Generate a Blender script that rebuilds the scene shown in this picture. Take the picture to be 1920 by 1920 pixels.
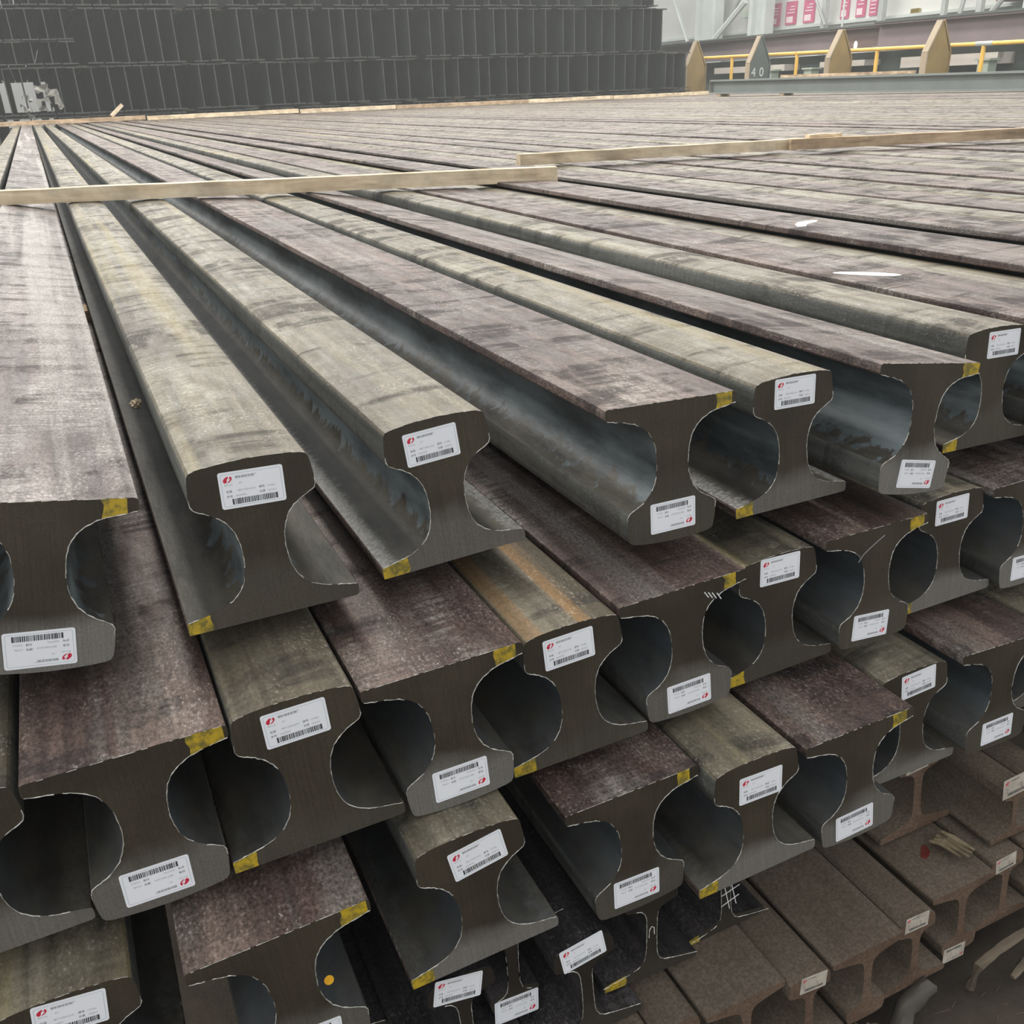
import bpy, bmesh, math, random
from mathutils import Vector, Matrix
random.seed(7)
scn = bpy.context.scene
for o in list(bpy.data.objects): bpy.data.objects.remove(o)
C = scn.collection
OZ = 0.95                                   # camera height above the hall floor (m)

# ---------------------------------------------------------------- camera
cam_d = bpy.data.cameras.new('camera')
cam_d.sensor_width = 36.0
cam_d.lens = 1669.87 / 1920 * 36.0
cam_d.clip_start = 0.02; cam_d.clip_end = 200
cam = bpy.data.objects.new('camera', cam_d); C.objects.link(cam)
R_ = Vector((0.89491813, -0.4448456, -0.03512748)); U_ = Vector((0.21927523, 0.36983272, 0.90285222)); F_ = Vector((0.38863855, 0.8156814, -0.42851362))
M = Matrix((( R_.x, U_.x, -F_.x, 0), (R_.y, U_.y, -F_.y, 0), (R_.z, U_.z, -F_.z, OZ), (0, 0, 0, 1)))
cam.matrix_world = M
scn.camera = cam

# ---------------------------------------------------------------- world and light
w = bpy.data.worlds.new('hall_light'); scn.world = w; w.use_nodes = True
bg = w.node_tree.nodes['Background']
bg.inputs[0].default_value = (0.96, 0.985, 1.0, 1); bg.inputs[1].default_value = 1.06
def area(name, loc, sx, sy, power, col=(1, .97, .9), rot=(0, 0, 0)):
    d = bpy.data.lights.new(name, 'AREA'); d.shape = 'RECTANGLE'; d.size = sx; d.size_y = sy
    d.energy = power; d.color = col
    o = bpy.data.objects.new(name, d); o.location = loc; o.rotation_euler = rot; C.objects.link(o)
    return o
# roof light strips of the hall, running along the bay, most of them over and beyond the pile
for i, x in enumerate((-7.0, 1.0, 9.0, 17.0)):
    area('roof_light', (x, 15.0, 9.0), 1.6, 26.0, 2000)
scn.view_settings.view_transform = 'Standard'; scn.view_settings.look = 'None'
scn.view_settings.gamma = 1.0; scn.view_settings.exposure = 0.0
scn.view_settings.use_curve_mapping = False

# ---------------------------------------------------------------- node helpers
def mat(name):
    m = bpy.data.materials.new(name); m.use_nodes = True
    nt = m.node_tree; b = nt.nodes['Principled BSDF']
    return m, nt, b
def N(nt, t, **kw):
    n = nt.nodes.new(t)
    for k, v in kw.items(): setattr(n, k, v)
    return n
def coords(nt, scale=(1, 1, 1), rnd=True):
    tc = N(nt, 'ShaderNodeTexCoord'); mp = N(nt, 'ShaderNodeMapping'); mp.inputs['Scale'].default_value = scale
    if rnd:
        oi = N(nt, 'ShaderNodeObjectInfo'); mul = N(nt, 'ShaderNodeVectorMath', operation='MULTIPLY_ADD')
        mul.inputs[1].default_value = (37.0, 91.0, 53.0)
        nt.links.new(oi.outputs['Random'], mul.inputs[0]); nt.links.new(tc.outputs['Object'], mul.inputs[2])
        nt.links.new(mul.outputs[0], mp.inputs[0])
    else: nt.links.new(tc.outputs['Object'], mp.inputs[0])
    return mp.outputs[0]
def noise(nt, vec, scale, detail=4, rough=.6, dist=0.0):
    n = N(nt, 'ShaderNodeTexNoise'); n.inputs['Scale'].default_value = scale; n.inputs['Detail'].default_value = detail
    n.inputs['Roughness'].default_value = rough; n.inputs['Distortion'].default_value = dist
    nt.links.new(vec, n.inputs['Vector']); return n.outputs['Fac']
def ramp(nt, fac, stops, interp='LINEAR'):
    r = N(nt, 'ShaderNodeValToRGB'); r.color_ramp.interpolation = interp
    e = r.color_ramp.elements
    while len(e) < len(stops): e.new(0.5)
    for i, (p, c) in enumerate(stops):
        e[i].position = p; e[i].color = (*c, 1) if len(c) == 3 else c
    nt.links.new(fac, r.inputs[0]); return r.outputs[0]
def g(v): return (v, v, v)
def mix(nt, fac, a, b, mode='MIX'):
    m = N(nt, 'ShaderNodeMix', data_type='RGBA', blend_type=mode)
    for s, v in ((0, fac), (6, a), (7, b)):
        if isinstance(v, (int, float)): m.inputs[s].default_value = v
        elif isinstance(v, tuple): m.inputs[s].default_value = (*v, 1)
        else: nt.links.new(v, m.inputs[s])
    return m.outputs[2]
def bump(nt, b, h, strength=.3, dist=.001):
    n = N(nt, 'ShaderNodeBump'); n.inputs['Strength'].default_value = strength; n.inputs['Distance'].default_value = dist
    nt.links.new(h, n.inputs['Height']); nt.links.new(n.outputs[0], b.inputs['Normal'])
def simple(name, col, rough=.6, metal=0.0, var=.25, scale=8.0, spec=.5):
    m, nt, b = mat(name); v = coords(nt)
    f = noise(nt, v, scale, 5)
    c = ramp(nt, f, [(.3, tuple(x * (1 - var) for x in col)), (.7, tuple(min(1, x * (1 + var)) for x in col))])
    nt.links.new(c, b.inputs['Base Color']); b.inputs['Roughness'].default_value = rough
    b.inputs['Metallic'].default_value = metal; b.inputs['Specular IOR Level'].default_value = spec
    return m

# steel skins -------------------------------------------------------------
def scale_mat(name, lo, mid, hi, blotch, streak=None, rough=(.34, .6), blotch_at=(.50, .57), fleck=.5, pale=(.30, .27, .24), spec=.36, bmp=.8, gr=(.55, 1.45)):
    """rolled mill scale: mottled colour, cross-wise stains, long streaks, fine shiny grain"""
    m, nt, b = mat(name); L = nt.links
    base = ramp(nt, noise(nt, coords(nt, (11, 2.2, 11)), 1.0, 7, .66), [(.34, lo), (.5, mid), (.64, hi)])
    # stains that lie across the rail, broken up
    st = ramp(nt, noise(nt, coords(nt, (2.5, 13, 2.5)), 1.1, 6, .62, .8), [(blotch_at[0], g(0)), (blotch_at[1], g(1))])
    st2 = ramp(nt, noise(nt, coords(nt, (22, 9, 22)), 1.3, 5, .6), [(.42, g(0)), (.51, g(1))])
    sc = mix(nt, 1.0, st, st2, 'MULTIPLY'); sc = mix(nt, 1.0, sc, g(.72), 'MULTIPLY')
    c = mix(nt, sc, base, blotch)
    # worn pale areas, cross-hatched
    pw = ramp(nt, noise(nt, coords(nt, (9, 3.5, 9)), 1.4, 6, .65), [(.50, g(0)), (.68, g(.8))])
    hat = ramp(nt, noise(nt, coords(nt, (25, 190, 25)), 1.0, 4, .65), [(.42, g(.15)), (.60, g(1))])
    c = mix(nt, mix(nt, 1.0, pw, hat, 'MULTIPLY'), c, pale)
    lng = ramp(nt, noise(nt, coords(nt, (75, 2.5, 75)), 1.0, 4, .55), [(.36, g(.70)), (.64, g(1.25))])
    c = mix(nt, 1.0, c, lng, 'MULTIPLY')
    if streak:
        sk = ramp(nt, noise(nt, coords(nt, (26, .5, 26)), 1.0, 3, .5), [(.56, g(0)), (.66, g(.85))])
        c = mix(nt, sk, c, streak)
    grain = noise(nt, coords(nt, (1, .6, 1)), 420, 3, .75)
    c = mix(nt, 1.0, c, ramp(nt, grain, [(.36, g(gr[0])), (.62, g(gr[1]))]), 'MULTIPLY')
    fl = ramp(nt, grain, [(.58, g(0)), (.68, g(fleck))])
    patch = ramp(nt, noise(nt, coords(nt, (6, 4, 6)), 3.0, 5, .65), [(.48, g(0)), (.58, g(1))])
    c = mix(nt, mix(nt, 1.0, fl, patch, 'MULTIPLY'), c, (.52, .50, .46))
    L.new(c, b.inputs['Base Color'])
    r = ramp(nt, noise(nt, coords(nt, (30, 12, 30)), 2.0, 6, .7), [(.35, g(rough[0])), (.62, g(rough[1]))])
    r = mix(nt, sc, r, g(.85))
    L.new(r, b.inputs['Roughness']); b.inputs['Specular IOR Level'].default_value = spec
    hb = N(nt, 'ShaderNodeMath', operation='ADD'); L.new(grain, hb.inputs[0])
    L.new(noise(nt, coords(nt, (1, .4, 1)), 120, 5, .65), hb.inputs[1])
    bump(nt, b, hb.outputs[0], bmp, .0012)
    return m
m_foot = scale_mat('foot_mill_scale', (.045, .027, .023), (.086, .056, .047), (.148, .106, .088), (.022, .017, .017), (.16, .14, .125))
m_head = scale_mat('head_mill_scale', (.088, .074, .052), (.132, .113, .080), (.172, .150, .106), (.033, .028, .024), (.20, .165, .09), blotch_at=(.50, .575), pale=(.27, .25, .20), rough=(.34, .62), gr=(.80, 1.2), bmp=.55)
m_head_rust = scale_mat('head_scale_rust_streaked', (.088, .074, .052), (.132, .113, .080), (.172, .150, .106), (.033, .028, .024), (.27, .15, .055), blotch_at=(.52, .60), pale=(.27, .25, .20), gr=(.80, 1.2), bmp=.55)

m_side = scale_mat('smooth_grey_head_side', (.060, .060, .053), (.085, .087, .078), (.11, .112, .10), (.05, .048, .044), pale=(.14, .14, .125), gr=(.88, 1.12), bmp=.3, fleck=.2)
m_foot_pale = scale_mat('pale_foot_scale', (.060, .044, .040), (.115, .090, .082), (.18, .152, .14), (.035, .028, .028), (.26, .24, .22), pale=(.36, .34, .315))
def web_material(name, strong):
    m, nt, b = mat(name); L = nt.links
    tc = N(nt, 'ShaderNodeTexCoord'); sep = N(nt, 'ShaderNodeSeparateXYZ'); L.new(tc.outputs['Object'], sep.inputs[0])
    # tide line: bluish scale above a ragged edge, brown oily scale below it
    rag = noise(nt, coords(nt, (1, 1, .25)), 55, 5, .7)
    low = noise(nt, coords(nt, (.5, .5, .5)), 1.6, 2, .5)
    a = N(nt, 'ShaderNodeMath', operation='MULTIPLY_ADD'); a.inputs[1].default_value = .07; L.new(rag, a.inputs[0]); L.new(sep.outputs[2], a.inputs[2])
    a2 = N(nt, 'ShaderNodeMath', operation='MULTIPLY_ADD'); a2.inputs[1].default_value = .035; L.new(low, a2.inputs[0]); L.new(a.outputs[0], a2.inputs[2])
    k = ramp(nt, a2.outputs[0], [(.024, g(0)), (.027, g(1))] if strong else [(.0, g(0)), (.06, g(1))])
    blue = ramp(nt, noise(nt, coords(nt, (4, 1.2, 4)), 5, 5, .65), [(.38, (.040, .048, .052)), (.58, (.125, .150, .158))] if strong else [(.35, (.040, .046, .050)), (.65, (.085, .105, .120))])
    brown = ramp(nt, noise(nt, coords(nt, (5, 2, 5)), 6, 5, .65), [(.38, (.030, .026, .021)), (.62, (.078, .068, .050))])
    c = mix(nt, k, brown, blue)
    # pale ragged crust near the foot edge on some rails
    ab = N(nt, 'ShaderNodeMath', operation='ABSOLUTE'); L.new(sep.outputs[0], ab.inputs[0])
    comb = noise(nt, coords(nt, (.35, 1.3, .35)), 95, 5, .75)
    a3 = N(nt, 'ShaderNodeMath', operation='MULTIPLY_ADD'); a3.inputs[1].default_value = .035; L.new(comb, a3.inputs[0]); L.new(ab.outputs[0], a3.inputs[2])
    cr_ = ramp(nt, a3.outputs[0], [(.066, g(0)), (.069, g(1))])
    oi = N(nt, 'ShaderNodeObjectInfo'); pick = ramp(nt, oi.outputs['Random'], [(.45, g(0)), (.5, g(.75 if strong else .12))])
    spk = ramp(nt, noise(nt, coords(nt, (1, 1, 1)), 260, 3, .7), [(.42, g(.2)), (.6, g(1))])
    c = mix(nt, mix(nt, 1.0, mix(nt, 1.0, cr_, pick, 'MULTIPLY'), spk, 'MULTIPLY'), c, (.30, .30, .28))
    L.new(c, b.inputs['Base Color']); b.inputs['Roughness'].default_value = .5
    bump(nt, b, noise(nt, coords(nt, (1, .4, 1)), 160, 4, .6), .5, .0008)
    return m
m_web = web_material('web_ragged_blue_and_brown_scale', True)
m_web_low = web_material('web_blue_brown_scale', False)

def end_material(name, dark, light, lightest):
    """sawn face: brown film, with a lighter colour towards its lower part on some rails"""
    m, nt, b = mat(name); L = nt.links
    base = ramp(nt, noise(nt, coords(nt, (7, 1, 7)), 1.7, 4, .5), [(.40, dark), (.62, light)])
    tc = N(nt, 'ShaderNodeTexCoord'); sep = N(nt, 'ShaderNodeSeparateXYZ'); L.new(tc.outputs['Object'], sep.inputs[0])
    a = N(nt, 'ShaderNodeMath', operation='MULTIPLY_ADD'); a.inputs[1].default_value = .07; L.new(noise(nt, coords(nt, (1, 1, 1)), 14, 3, .5), a.inputs[0]); L.new(sep.outputs[2], a.inputs[2])
    low = ramp(nt, a.outputs[0], [(.0, g(1)), (.022, g(0))])
    oi = N(nt, 'ShaderNodeObjectInfo'); pick = ramp(nt, oi.outputs['Random'], [(.2, g(.15)), (.8, g(1))])
    lowm = mix(nt, 1.0, low, pick, 'MULTIPLY')
    c = mix(nt, lowm, base, lightest)
    saw = noise(nt, coords(nt, (900, 1, 14)), 1.0, 2, .5)
    c = mix(nt, 1.0, c, ramp(nt, saw, [(.3, g(.88)), (.7, g(1.12))]), 'MULTIPLY')
    c = mix(nt, 1.0, c, ramp(nt, noise(nt, coords(nt), 700, 2, .6), [(.3, g(.85)), (.7, g(1.15))]), 'MULTIPLY')
    L.new(c, b.inputs['Base Color']); b.inputs['Roughness'].default_value = .5; b.inputs['Metallic'].default_value = .2
    b.inputs['Specular IOR Level'].default_value = .35
    bump(nt, b, saw, .25, .0003)
    return m
m_end = end_material('sawn_steel_end', (.042, .033, .022), (.062, .050, .034), (.19, .178, .16))
m_end_small = end_material('sawn_steel_end_dark', (.026, .021, .016), (.034, .028, .021), (.05, .043, .034))
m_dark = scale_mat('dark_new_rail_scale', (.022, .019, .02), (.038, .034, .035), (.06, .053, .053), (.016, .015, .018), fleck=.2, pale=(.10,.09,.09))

def rust_mat(name, lo, mid, hi):
    m, nt, b = mat(name)
    c = ramp(nt, noise(nt, coords(nt, (6, 2, 6)), 3, 7, .65), [(.3, lo), (.5, mid), (.72, hi)])
    sp = ramp(nt, noise(nt, coords(nt), 300, 3, .7), [(.4, g(.75)), (.65, g(1.2))])
    c = mix(nt, 1.0, c, sp, 'MULTIPLY')
    nt.links.new(c, b.inputs['Base Color']); b.inputs['Roughness'].default_value = .88; b.inputs['Specular IOR Level'].default_value = .25
    bump(nt, b, noise(nt, coords(nt), 240, 4, .7), .5, .0008)
    return m
m_rust = rust_mat('dusty_rusted_rail', (.108, .081, .060), (.140, .109, .082), (.170, .136, .104))
m_rust_end = rust_mat('rusted_rail_end', (.10, .062, .040), (.14, .091, .061), (.17, .115, .080))
m_burr = simple('bright_saw_burr', (.50, .48, .43), .4, .4, .5, 300)
m_yellow = None
def paint_mat(name, a, b_):
    m, nt, b = mat(name)
    c = ramp(nt, noise(nt, coords(nt), 120, 5, .7), [(.40, a), (.58, b_)])
    nt.links.new(c, b.inputs['Base Color']); b.inputs['Roughness'].default_value = .45
    return m
m_yellow = paint_mat('yellow_paint_dab', (.16, .135, .03), (.50, .34, .02))
m_orange = paint_mat('orange_paint_dab', (.75, .36, .02), (.85, .45, .03))
m_redpaint = paint_mat('faded_red_paint', (.13, .022, .015), (.19, .035, .025))
m_chalk = simple('white_chalk', (.80, .80, .76), .9, 0, .06, 60)
m_paper = simple('white_sticker_paper', (.87, .88, .91), .35, 0, .02, 20)
m_paper_old = simple('dusty_sticker_paper', (.50, .45, .37), .6, 0, .2, 60)
m_ink = simple('black_print_ink', (.05, .05, .055), .5, 0, 0, 5)
m_inkgrey = simple('grey_print_ink', (.28, .29, .31), .5, 0, 0, 5)
m_line = simple('blue_grey_border_ink', (.42, .49, .58), .5, 0, 0, 5)
m_red = simple('red_emblem_ink', (.62, .025, .06), .4, 0, 0, 5)

def wood_mat(name, a, b_, c_):
    m, nt, b = mat(name)
    f = noise(nt, coords(nt, (3, 30, 30)), 1.4, 5, .6, .4)
    c = ramp(nt, f, [(.3, a), (.5, b_), (.72, c_)])
    d = ramp(nt, noise(nt, coords(nt, (6, 6, 6)), 1.5, 4, .6), [(.35, g(.7)), (.6, g(1.1))])
    c = mix(nt, 1.0, c, d, 'MULTIPLY')
    nt.links.new(c, b.inputs['Base Color']); b.inputs['Roughness'].default_value = .85
    bump(nt, b, f, .4, .002); return m
m_wood = wood_mat('pale_sawn_timber', (.50, .38, .24), (.68, .55, .38), (.80, .69, .51))
m_wood_red = wood_mat('weathered_brown_timber', (.30, .20, .12), (.46, .33, .21), (.58, .45, .31))
m_wood_dirty = wood_mat('dirty_scrap_wood', (.06, .045, .03), (.12, .092, .064), (.21, .165, .115))
m_billet = wood_mat('mud_stained_wood', (.045, .038, .03), (.085, .072, .058), (.14, .12, .098))
m_wood_old = wood_mat('old_splintered_wood', (.12, .09, .05), (.24, .185, .11), (.38, .30, .19))
m_steel_blue = simple('dark_beam_steel', (.018, .022, .021), .65, 0, .35, 3)
m_beam_edge = simple('dusty_beam_flange', (.036, .037, .034), .7, 0, .3, 3)
m_grey_beam = simple('grey_painted_beam', (.20, .22, .21), .5, 0, .15, 2)
m_purple = simple('mauve_primer_steel', (.19, .15, .155), .6, 0, .15, 1.2)
m_purple_brown = simple('brown_primer_steel', (.14, .095, .085), .6, 0, .2, 1.2)
m_post = simple('mustard_painted_steel', (.23, .155, .05), .6, 0, .22, 2)
m_post_dusty = simple('dusty_tan_steel', (.33, .26, .18), .7, 0, .2, 2)
m_post_grey = simple('dark_green_grey_steel', (.075, .09, .085), .6, 0, .2, 2)
m_pipe = simple('yellow_handrail_paint', (.72, .44, .08), .4, 0, .15, 4)
m_pale_green = simple('pale_green_paint', (.36, .42, .35), .6, 0, .12, 3)
m_dkgreen = simple('dark_green_girder_paint', (.07, .09, .08), .65, 0, .3, 1)
m_ledge = simple('pale_concrete', (.46, .42, .38), .8, 0, .12, 2)
m_column = simple('pale_grey_green_column_paint', (.52, .56, .53), .6, 0, .12, 1)
m_brace = simple('grey_brace_paint', (.34, .36, .34), .6, 0, .2, 1)
m_pink = simple('magenta_poster_ink', (.52, .10, .20), .5, 0, .2, 3)
m_poster_text = simple('pale_poster_text', (.78, .62, .64), .5, 0, .05, 3)
m_plastic = simple('pale_plastic_scrap', (.19, .185, .165), .4, 0, .3, 30)

# ---------------------------------------------------------------- mesh helpers
def tag(o, label=None, cat=None, group=None, kind=None):
    if label: o['label'] = label
    if cat: o['category'] = cat
    if group: o['group'] = group
    if kind: o['kind'] = kind
    return o
def obj(name, me, parent=None, loc=(0, 0, 0), rot=(0, 0, 0)):
    o = bpy.data.objects.new(name, me); C.objects.link(o)
    o.location = loc; o.rotation_euler = rot
    if parent: o.parent = parent
    return o
def mesh(name, V, Fc, mats, idx=None, smooth=False, sharp=35):
    me = bpy.data.meshes.new(name); me.from_pydata([tuple(v) for v in V], [], Fc)
    for m in mats: me.materials.append(m)
    if idx: me.polygons.foreach_set('material_index', idx)
    me.validate(); me.update()
    bm = bmesh.new(); bm.from_mesh(me); bmesh.ops.recalc_face_normals(bm, faces=bm.faces); bm.to_mesh(me); bm.free()
    if smooth:
        me.polygons.foreach_set('use_smooth', [True] * len(me.polygons))
        me.set_sharp_from_angle(angle=math.radians(sharp))
    return me
def boxv(x0, x1, y0, y1, z0, z1):
    V = [(x0, y0, z0), (x1, y0, z0), (x1, y1, z0), (x0, y1, z0), (x0, y0, z1), (x1, y0, z1), (x1, y1, z1), (x0, y1, z1)]
    Fc = [(0, 3, 2, 1), (4, 5, 6, 7), (0, 1, 5, 4), (1, 2, 6, 5), (2, 3, 7, 6), (3, 0, 4, 7)]
    return V, Fc
class MB:
    def __init__(s): s.V = []; s.F = []
    def add(s, V, Fc):
        n = len(s.V); s.V += list(V); s.F += [tuple(i + n for i in f) for f in Fc]; return s
    def box(s, *a): return s.add(*boxv(*a))
    def tube(s, pts, r, n=8, cap=True):
        pts = [Vector(p) for p in pts]; rs = r if isinstance(r, (list, tuple)) else [r] * len(pts); V = []; Fc = []
        for i, p in enumerate(pts):
            d = (pts[min(i + 1, len(pts) - 1)] - pts[max(i - 1, 0)]).normalized()
            a = d.orthogonal().normalized() if abs(d.z) > .99 else d.cross(Vector((0, 0, 1))).normalized(); b = d.cross(a)
            for k in range(n):
                t = 2 * math.pi * k / n; V.append(p + rs[i] * (a * math.cos(t) + b * math.sin(t)))
        for i in range(len(pts) - 1):
            for k in range(n): Fc.append((i * n + k, i * n + (k + 1) % n, (i + 1) * n + (k + 1) % n, (i + 1) * n + k))
        if cap: Fc.append(tuple(range(n))); Fc.append(tuple(range((len(pts) - 1) * n, len(pts) * n)))
        return s.add(V, Fc)
    def me(s, name, mats, smooth=False, sharp=35): return mesh(name, s.V, s.F, mats if isinstance(mats, list) else [mats], None, smooth, sharp)

# ---------------------------------------------------------------- rails
CY, CT = -0.0396, 0.1082           # the saw cut is slightly out of square in plan and in rake
# half profiles (s, t) in mm, from the middle of the foot round to the middle of the running surface; the tag says which skin the following segment has
CRANE = [(0, 0, 'f'), (62, 0, 'f'), (64.4, 1, 'f'), (65, 3, 'f'), (65, 8.5, 'f'), (64, 10, 'w'), (56, 11.6, 'w'), (47, 13.2, 'w'), (38, 15.6, 'w'), (30, 19.5, 'w'), (24.3, 24.5, 'w'),
         (20, 31, 'w'), (17.4, 39, 'w'), (16.2, 48, 'w'), (16, 56, 'w'), (16.8, 64, 'w'), (18.8, 71.5, 'w'), (22.4, 78.5, 'w'), (27.4, 84, 'w'), (33.5, 88.3, 'w'), (40, 91.4, 'w'), (43.8, 93.6, 's'), (45.2, 97, 's'),
         (45.2, 104, 's'), (44.2, 113, 's'), (43.2, 118.5, 'h'), (41.2, 121.2, 'h'), (37.5, 122.4, 'h'), (28, 123.6, 'h'), (14, 124.6, 'h'), (0, 125, 'h')]
LIGHT = [(0, 0, 'f'), (52, 0, 'f'), (54, 1.5, 'f'), (54, 6.5, 'f'), (52.5, 8.2, 'w'), (40, 10.4, 'w'), (26, 13, 'w'), (15, 15.8, 'w'), (10, 19, 'w'), (7.4, 24, 'w'), (6.3, 31, 'w'), (5.8, 45, 'w'), (5.8, 60, 'w'),
         (6.2, 70, 'w'), (8, 77, 'w'), (12, 81, 'w'), (20, 83.5, 'w'), (28.6, 85.5, 'h'), (30, 88, 'h'), (29.4, 98, 'h'), (27.5, 104, 'h'), (23, 106.6, 'h'), (12, 107.8, 'h'), (0, 108, 'h')]
def ring(half, H, inv, sc=1.0):
    pts = [(s, t, k) for s, t, k in half]
    left = [(-s, t, k) for s, t, k in half[1:-1]][::-1]
    out = []
    tags = [p[2] for p in pts[:-1]]
    full = pts + left
    # tag of segment i -> i+1 ; mirrored side uses the tag of the mirrored segment
    segs = tags + tags[::-1]
    for s, t, _ in full:
        x, z = (s, t - H / 2); 
        if inv: x, z = -x, -z
        out.append((x * sc / 1000, z * sc / 1000))
    return out, segs
def rail_mesh(name, half, H, inv, length, mats, sc=1.0):
    r, segs = ring(half, H, inv, sc); n = len(r)
    V = [(x, x * CY + z * CT, z) for x, z in r]
    V += [(x, length, z) for x, z in r]
    Fc = [tuple(range(n)), tuple(range(2 * n - 1, n - 1, -1))]; idx = [3, 3]
    mi = {'f': 0, 'w': 1, 'h': 2, 's': 4 if len(mats) > 4 else 2}
    for i in range(n):
        j = (i + 1) % n
        Fc.append((i, j, n + j, n + i)); idx.append(mi[segs[i]])
    me = bpy.data.meshes.new(name); me.from_pydata(V, [], Fc)
    for m in mats: me.materials.append(m)
    me.polygons.foreach_set('material_index', idx)
    me.polygons.foreach_set('use_smooth', [True] * len(Fc)); me.update()
    # consistent outward normals, material slots kept
    bm = bmesh.new(); bm.from_mesh(me); bmesh.ops.recalc_face_normals(bm, faces=bm.faces); bm.to_mesh(me); bm.free()
    me.set_sharp_from_angle(angle=math.radians(32))
    return me
def burr_mesh(name, half, H, inv, sc, i0, i1, seed, m, rim=False):
    """ragged bright saw burr on both web curves of the end face"""
    rnd = random.Random(seed); mb = MB()
    for side in (-1, 1):
        pts = []
        seq = half[i0:i1]
        for a, b in zip(seq[:-1], seq[1:]):
            L = math.hypot(b[0] - a[0], b[1] - a[1]); k = max(1, int(L / 2.2))
            for q in range(k): pts.append((a[0] + (b[0] - a[0]) * q / k, a[1] + (b[1] - a[1]) * q / k))
        run = []; on = True
        def flush():
            if len(run) > 2: mb.tube([p for p, _ in run], [rr for _, rr in run], 4)
        for (s, t) in pts:
            if rnd.random() < (.12 if on else .22): on = not on
            rr = rnd.uniform(.12, .3) * sc / 1000 if not on else rnd.uniform(.2, .58) * sc / 1000
            x = side * (s - .2); z = t - H / 2
            if inv: x, z = -x, -z
            x = (x + rnd.uniform(-.25, .25)) * sc / 1000; z = (z + rnd.uniform(-.25, .25)) * sc / 1000
            if not on and rnd.random() < .3:
                flush(); run.clear(); continue
            run.append(((x, x * CY + z * CT - .0002, z), rr))
        flush(); run.clear()
    if rim:
        line = [(s_, 0.1) for s_ in range(-62, 63, 2)] if inv else [(-41.2, 121.2), (-37.5, 122.4)] + [(s_, 122.4 + 2.6 * (1 - (s_ / 37.5) ** 2)) for s_ in range(-34, 36, 3)] + [(37.5, 122.4), (41.2, 121.2)]
        pts = []
        for (s_, t) in line:
            x, z = (-s_, H / 2 - t) if inv else (s_, t - H / 2)
            if rnd.random() < .30:
                if len(pts) > 1: mb.tube([p for p in pts], [rnd.uniform(.1, .32) / 1000 for p in pts], 4)
                pts = []; continue
            x /= 1000; z = (z - .1) / 1000; pts.append((x, x * CY + z * CT - .0002, z))
        if len(pts) > 1: mb.tube(pts, .0002, 4)
    return mb.me(name, m)
H0, H1 = 114.82, 108.0
LEN = 15.9
CM = [m_foot, m_web, m_head, m_end, m_side]
rail_me = {0: rail_mesh('crane_rail_head_up', CRANE, H0, 0, LEN, CM), 1: rail_mesh('crane_rail_foot_up', CRANE, H0, 1, LEN, CM)}
rail_pale = rail_mesh('crane_rail_pale_foot', CRANE, H0, 1, LEN, [m_foot_pale, m_web, m_head, m_end, m_side])
CML = [m_foot, m_web_low, m_head, m_end, m_side]
rail_low = {0: rail_mesh('crane_rail_head_up_low', CRANE, H0, 0, LEN, CML), 1: rail_mesh('crane_rail_foot_up_low', CRANE, H0, 1, LEN, CML)}
rail_rusty = rail_mesh('crane_rail_rust_streaked', CRANE, H0, 0, LEN, [m_foot, m_web_low, m_head_rust, m_end, m_side])
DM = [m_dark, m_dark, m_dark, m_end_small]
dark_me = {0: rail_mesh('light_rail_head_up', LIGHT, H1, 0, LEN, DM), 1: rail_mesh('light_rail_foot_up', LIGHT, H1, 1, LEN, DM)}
RM = [m_rust, m_rust, m_rust, m_rust_end]; SA = .845
rust_me = {0: rail_mesh('rusted_rail_head_up', LIGHT, H1, 0, LEN, RM, SA), 1: rail_mesh('rusted_rail_foot_up', LIGHT, H1, 1, LEN, RM, SA)}
burrs = {(inv, k): burr_mesh('edge_burr', CRANE, H0, inv, 1, 5, 24, 11 * k + inv, m_burr, True) for inv in (0, 1) for k in range(3)}
lburrs = {inv: burr_mesh('edge_burr', LIGHT, H1, inv, .999, 4, 17, 5 + inv, m_burr) for inv in (0, 1)}

# sticker ------------------------------------------------------------------
def rrect(wd, ht, r, n=5):
    P = []
    for cx, cz, a0 in ((wd / 2 - r, ht / 2 - r, 0), (-wd / 2 + r, ht / 2 - r, 90), (-wd / 2 + r, -ht / 2 + r, 180), (wd / 2 - r, -ht / 2 + r, 270)):
        for k in range(n + 1):
            a = math.radians(a0 + 90 * k / n); P.append((cx + r * math.cos(a), cz + r * math.sin(a)))
    return P
def flat_prism(P, y0, y1):
    """polygon P in (x,z) mm, thickness from y0 (back) to y1 (front, nearer the viewer) mm"""
    n = len(P); V = [(x / 1000, y0 / 1000, z / 1000) for x, z in P] + [(x / 1000, y1 / 1000, z / 1000) for x, z in P]
    Fc = [tuple(range(n)), tuple(range(n, 2 * n))] + [(i, (i + 1) % n, n + (i + 1) % n, n + i) for i in range(n)]
    return V, Fc
st_base = mesh('sticker', *flat_prism(rrect(46, 27.6, 1.8), 0, -.25), [m_paper])
st_base_old = mesh('sticker_dusty', *flat_prism(rrect(46, 27.6, 1.0), 0, -.25), [m_paper_old])
o_, i_ = rrect(42.6, 24.4, 1.4), rrect(42.1, 23.9, 1.2); n_ = len(o_)
V_ = [(x / 1000, -.00030, z / 1000) for x, z in o_] + [(x / 1000, -.00030, z / 1000) for x, z in i_]
st_border = mesh('border_line', V_, [(i, (i + 1) % n_, n_ + (i + 1) % n_, n_ + i) for i in range(n_)], [m_line])
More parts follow.
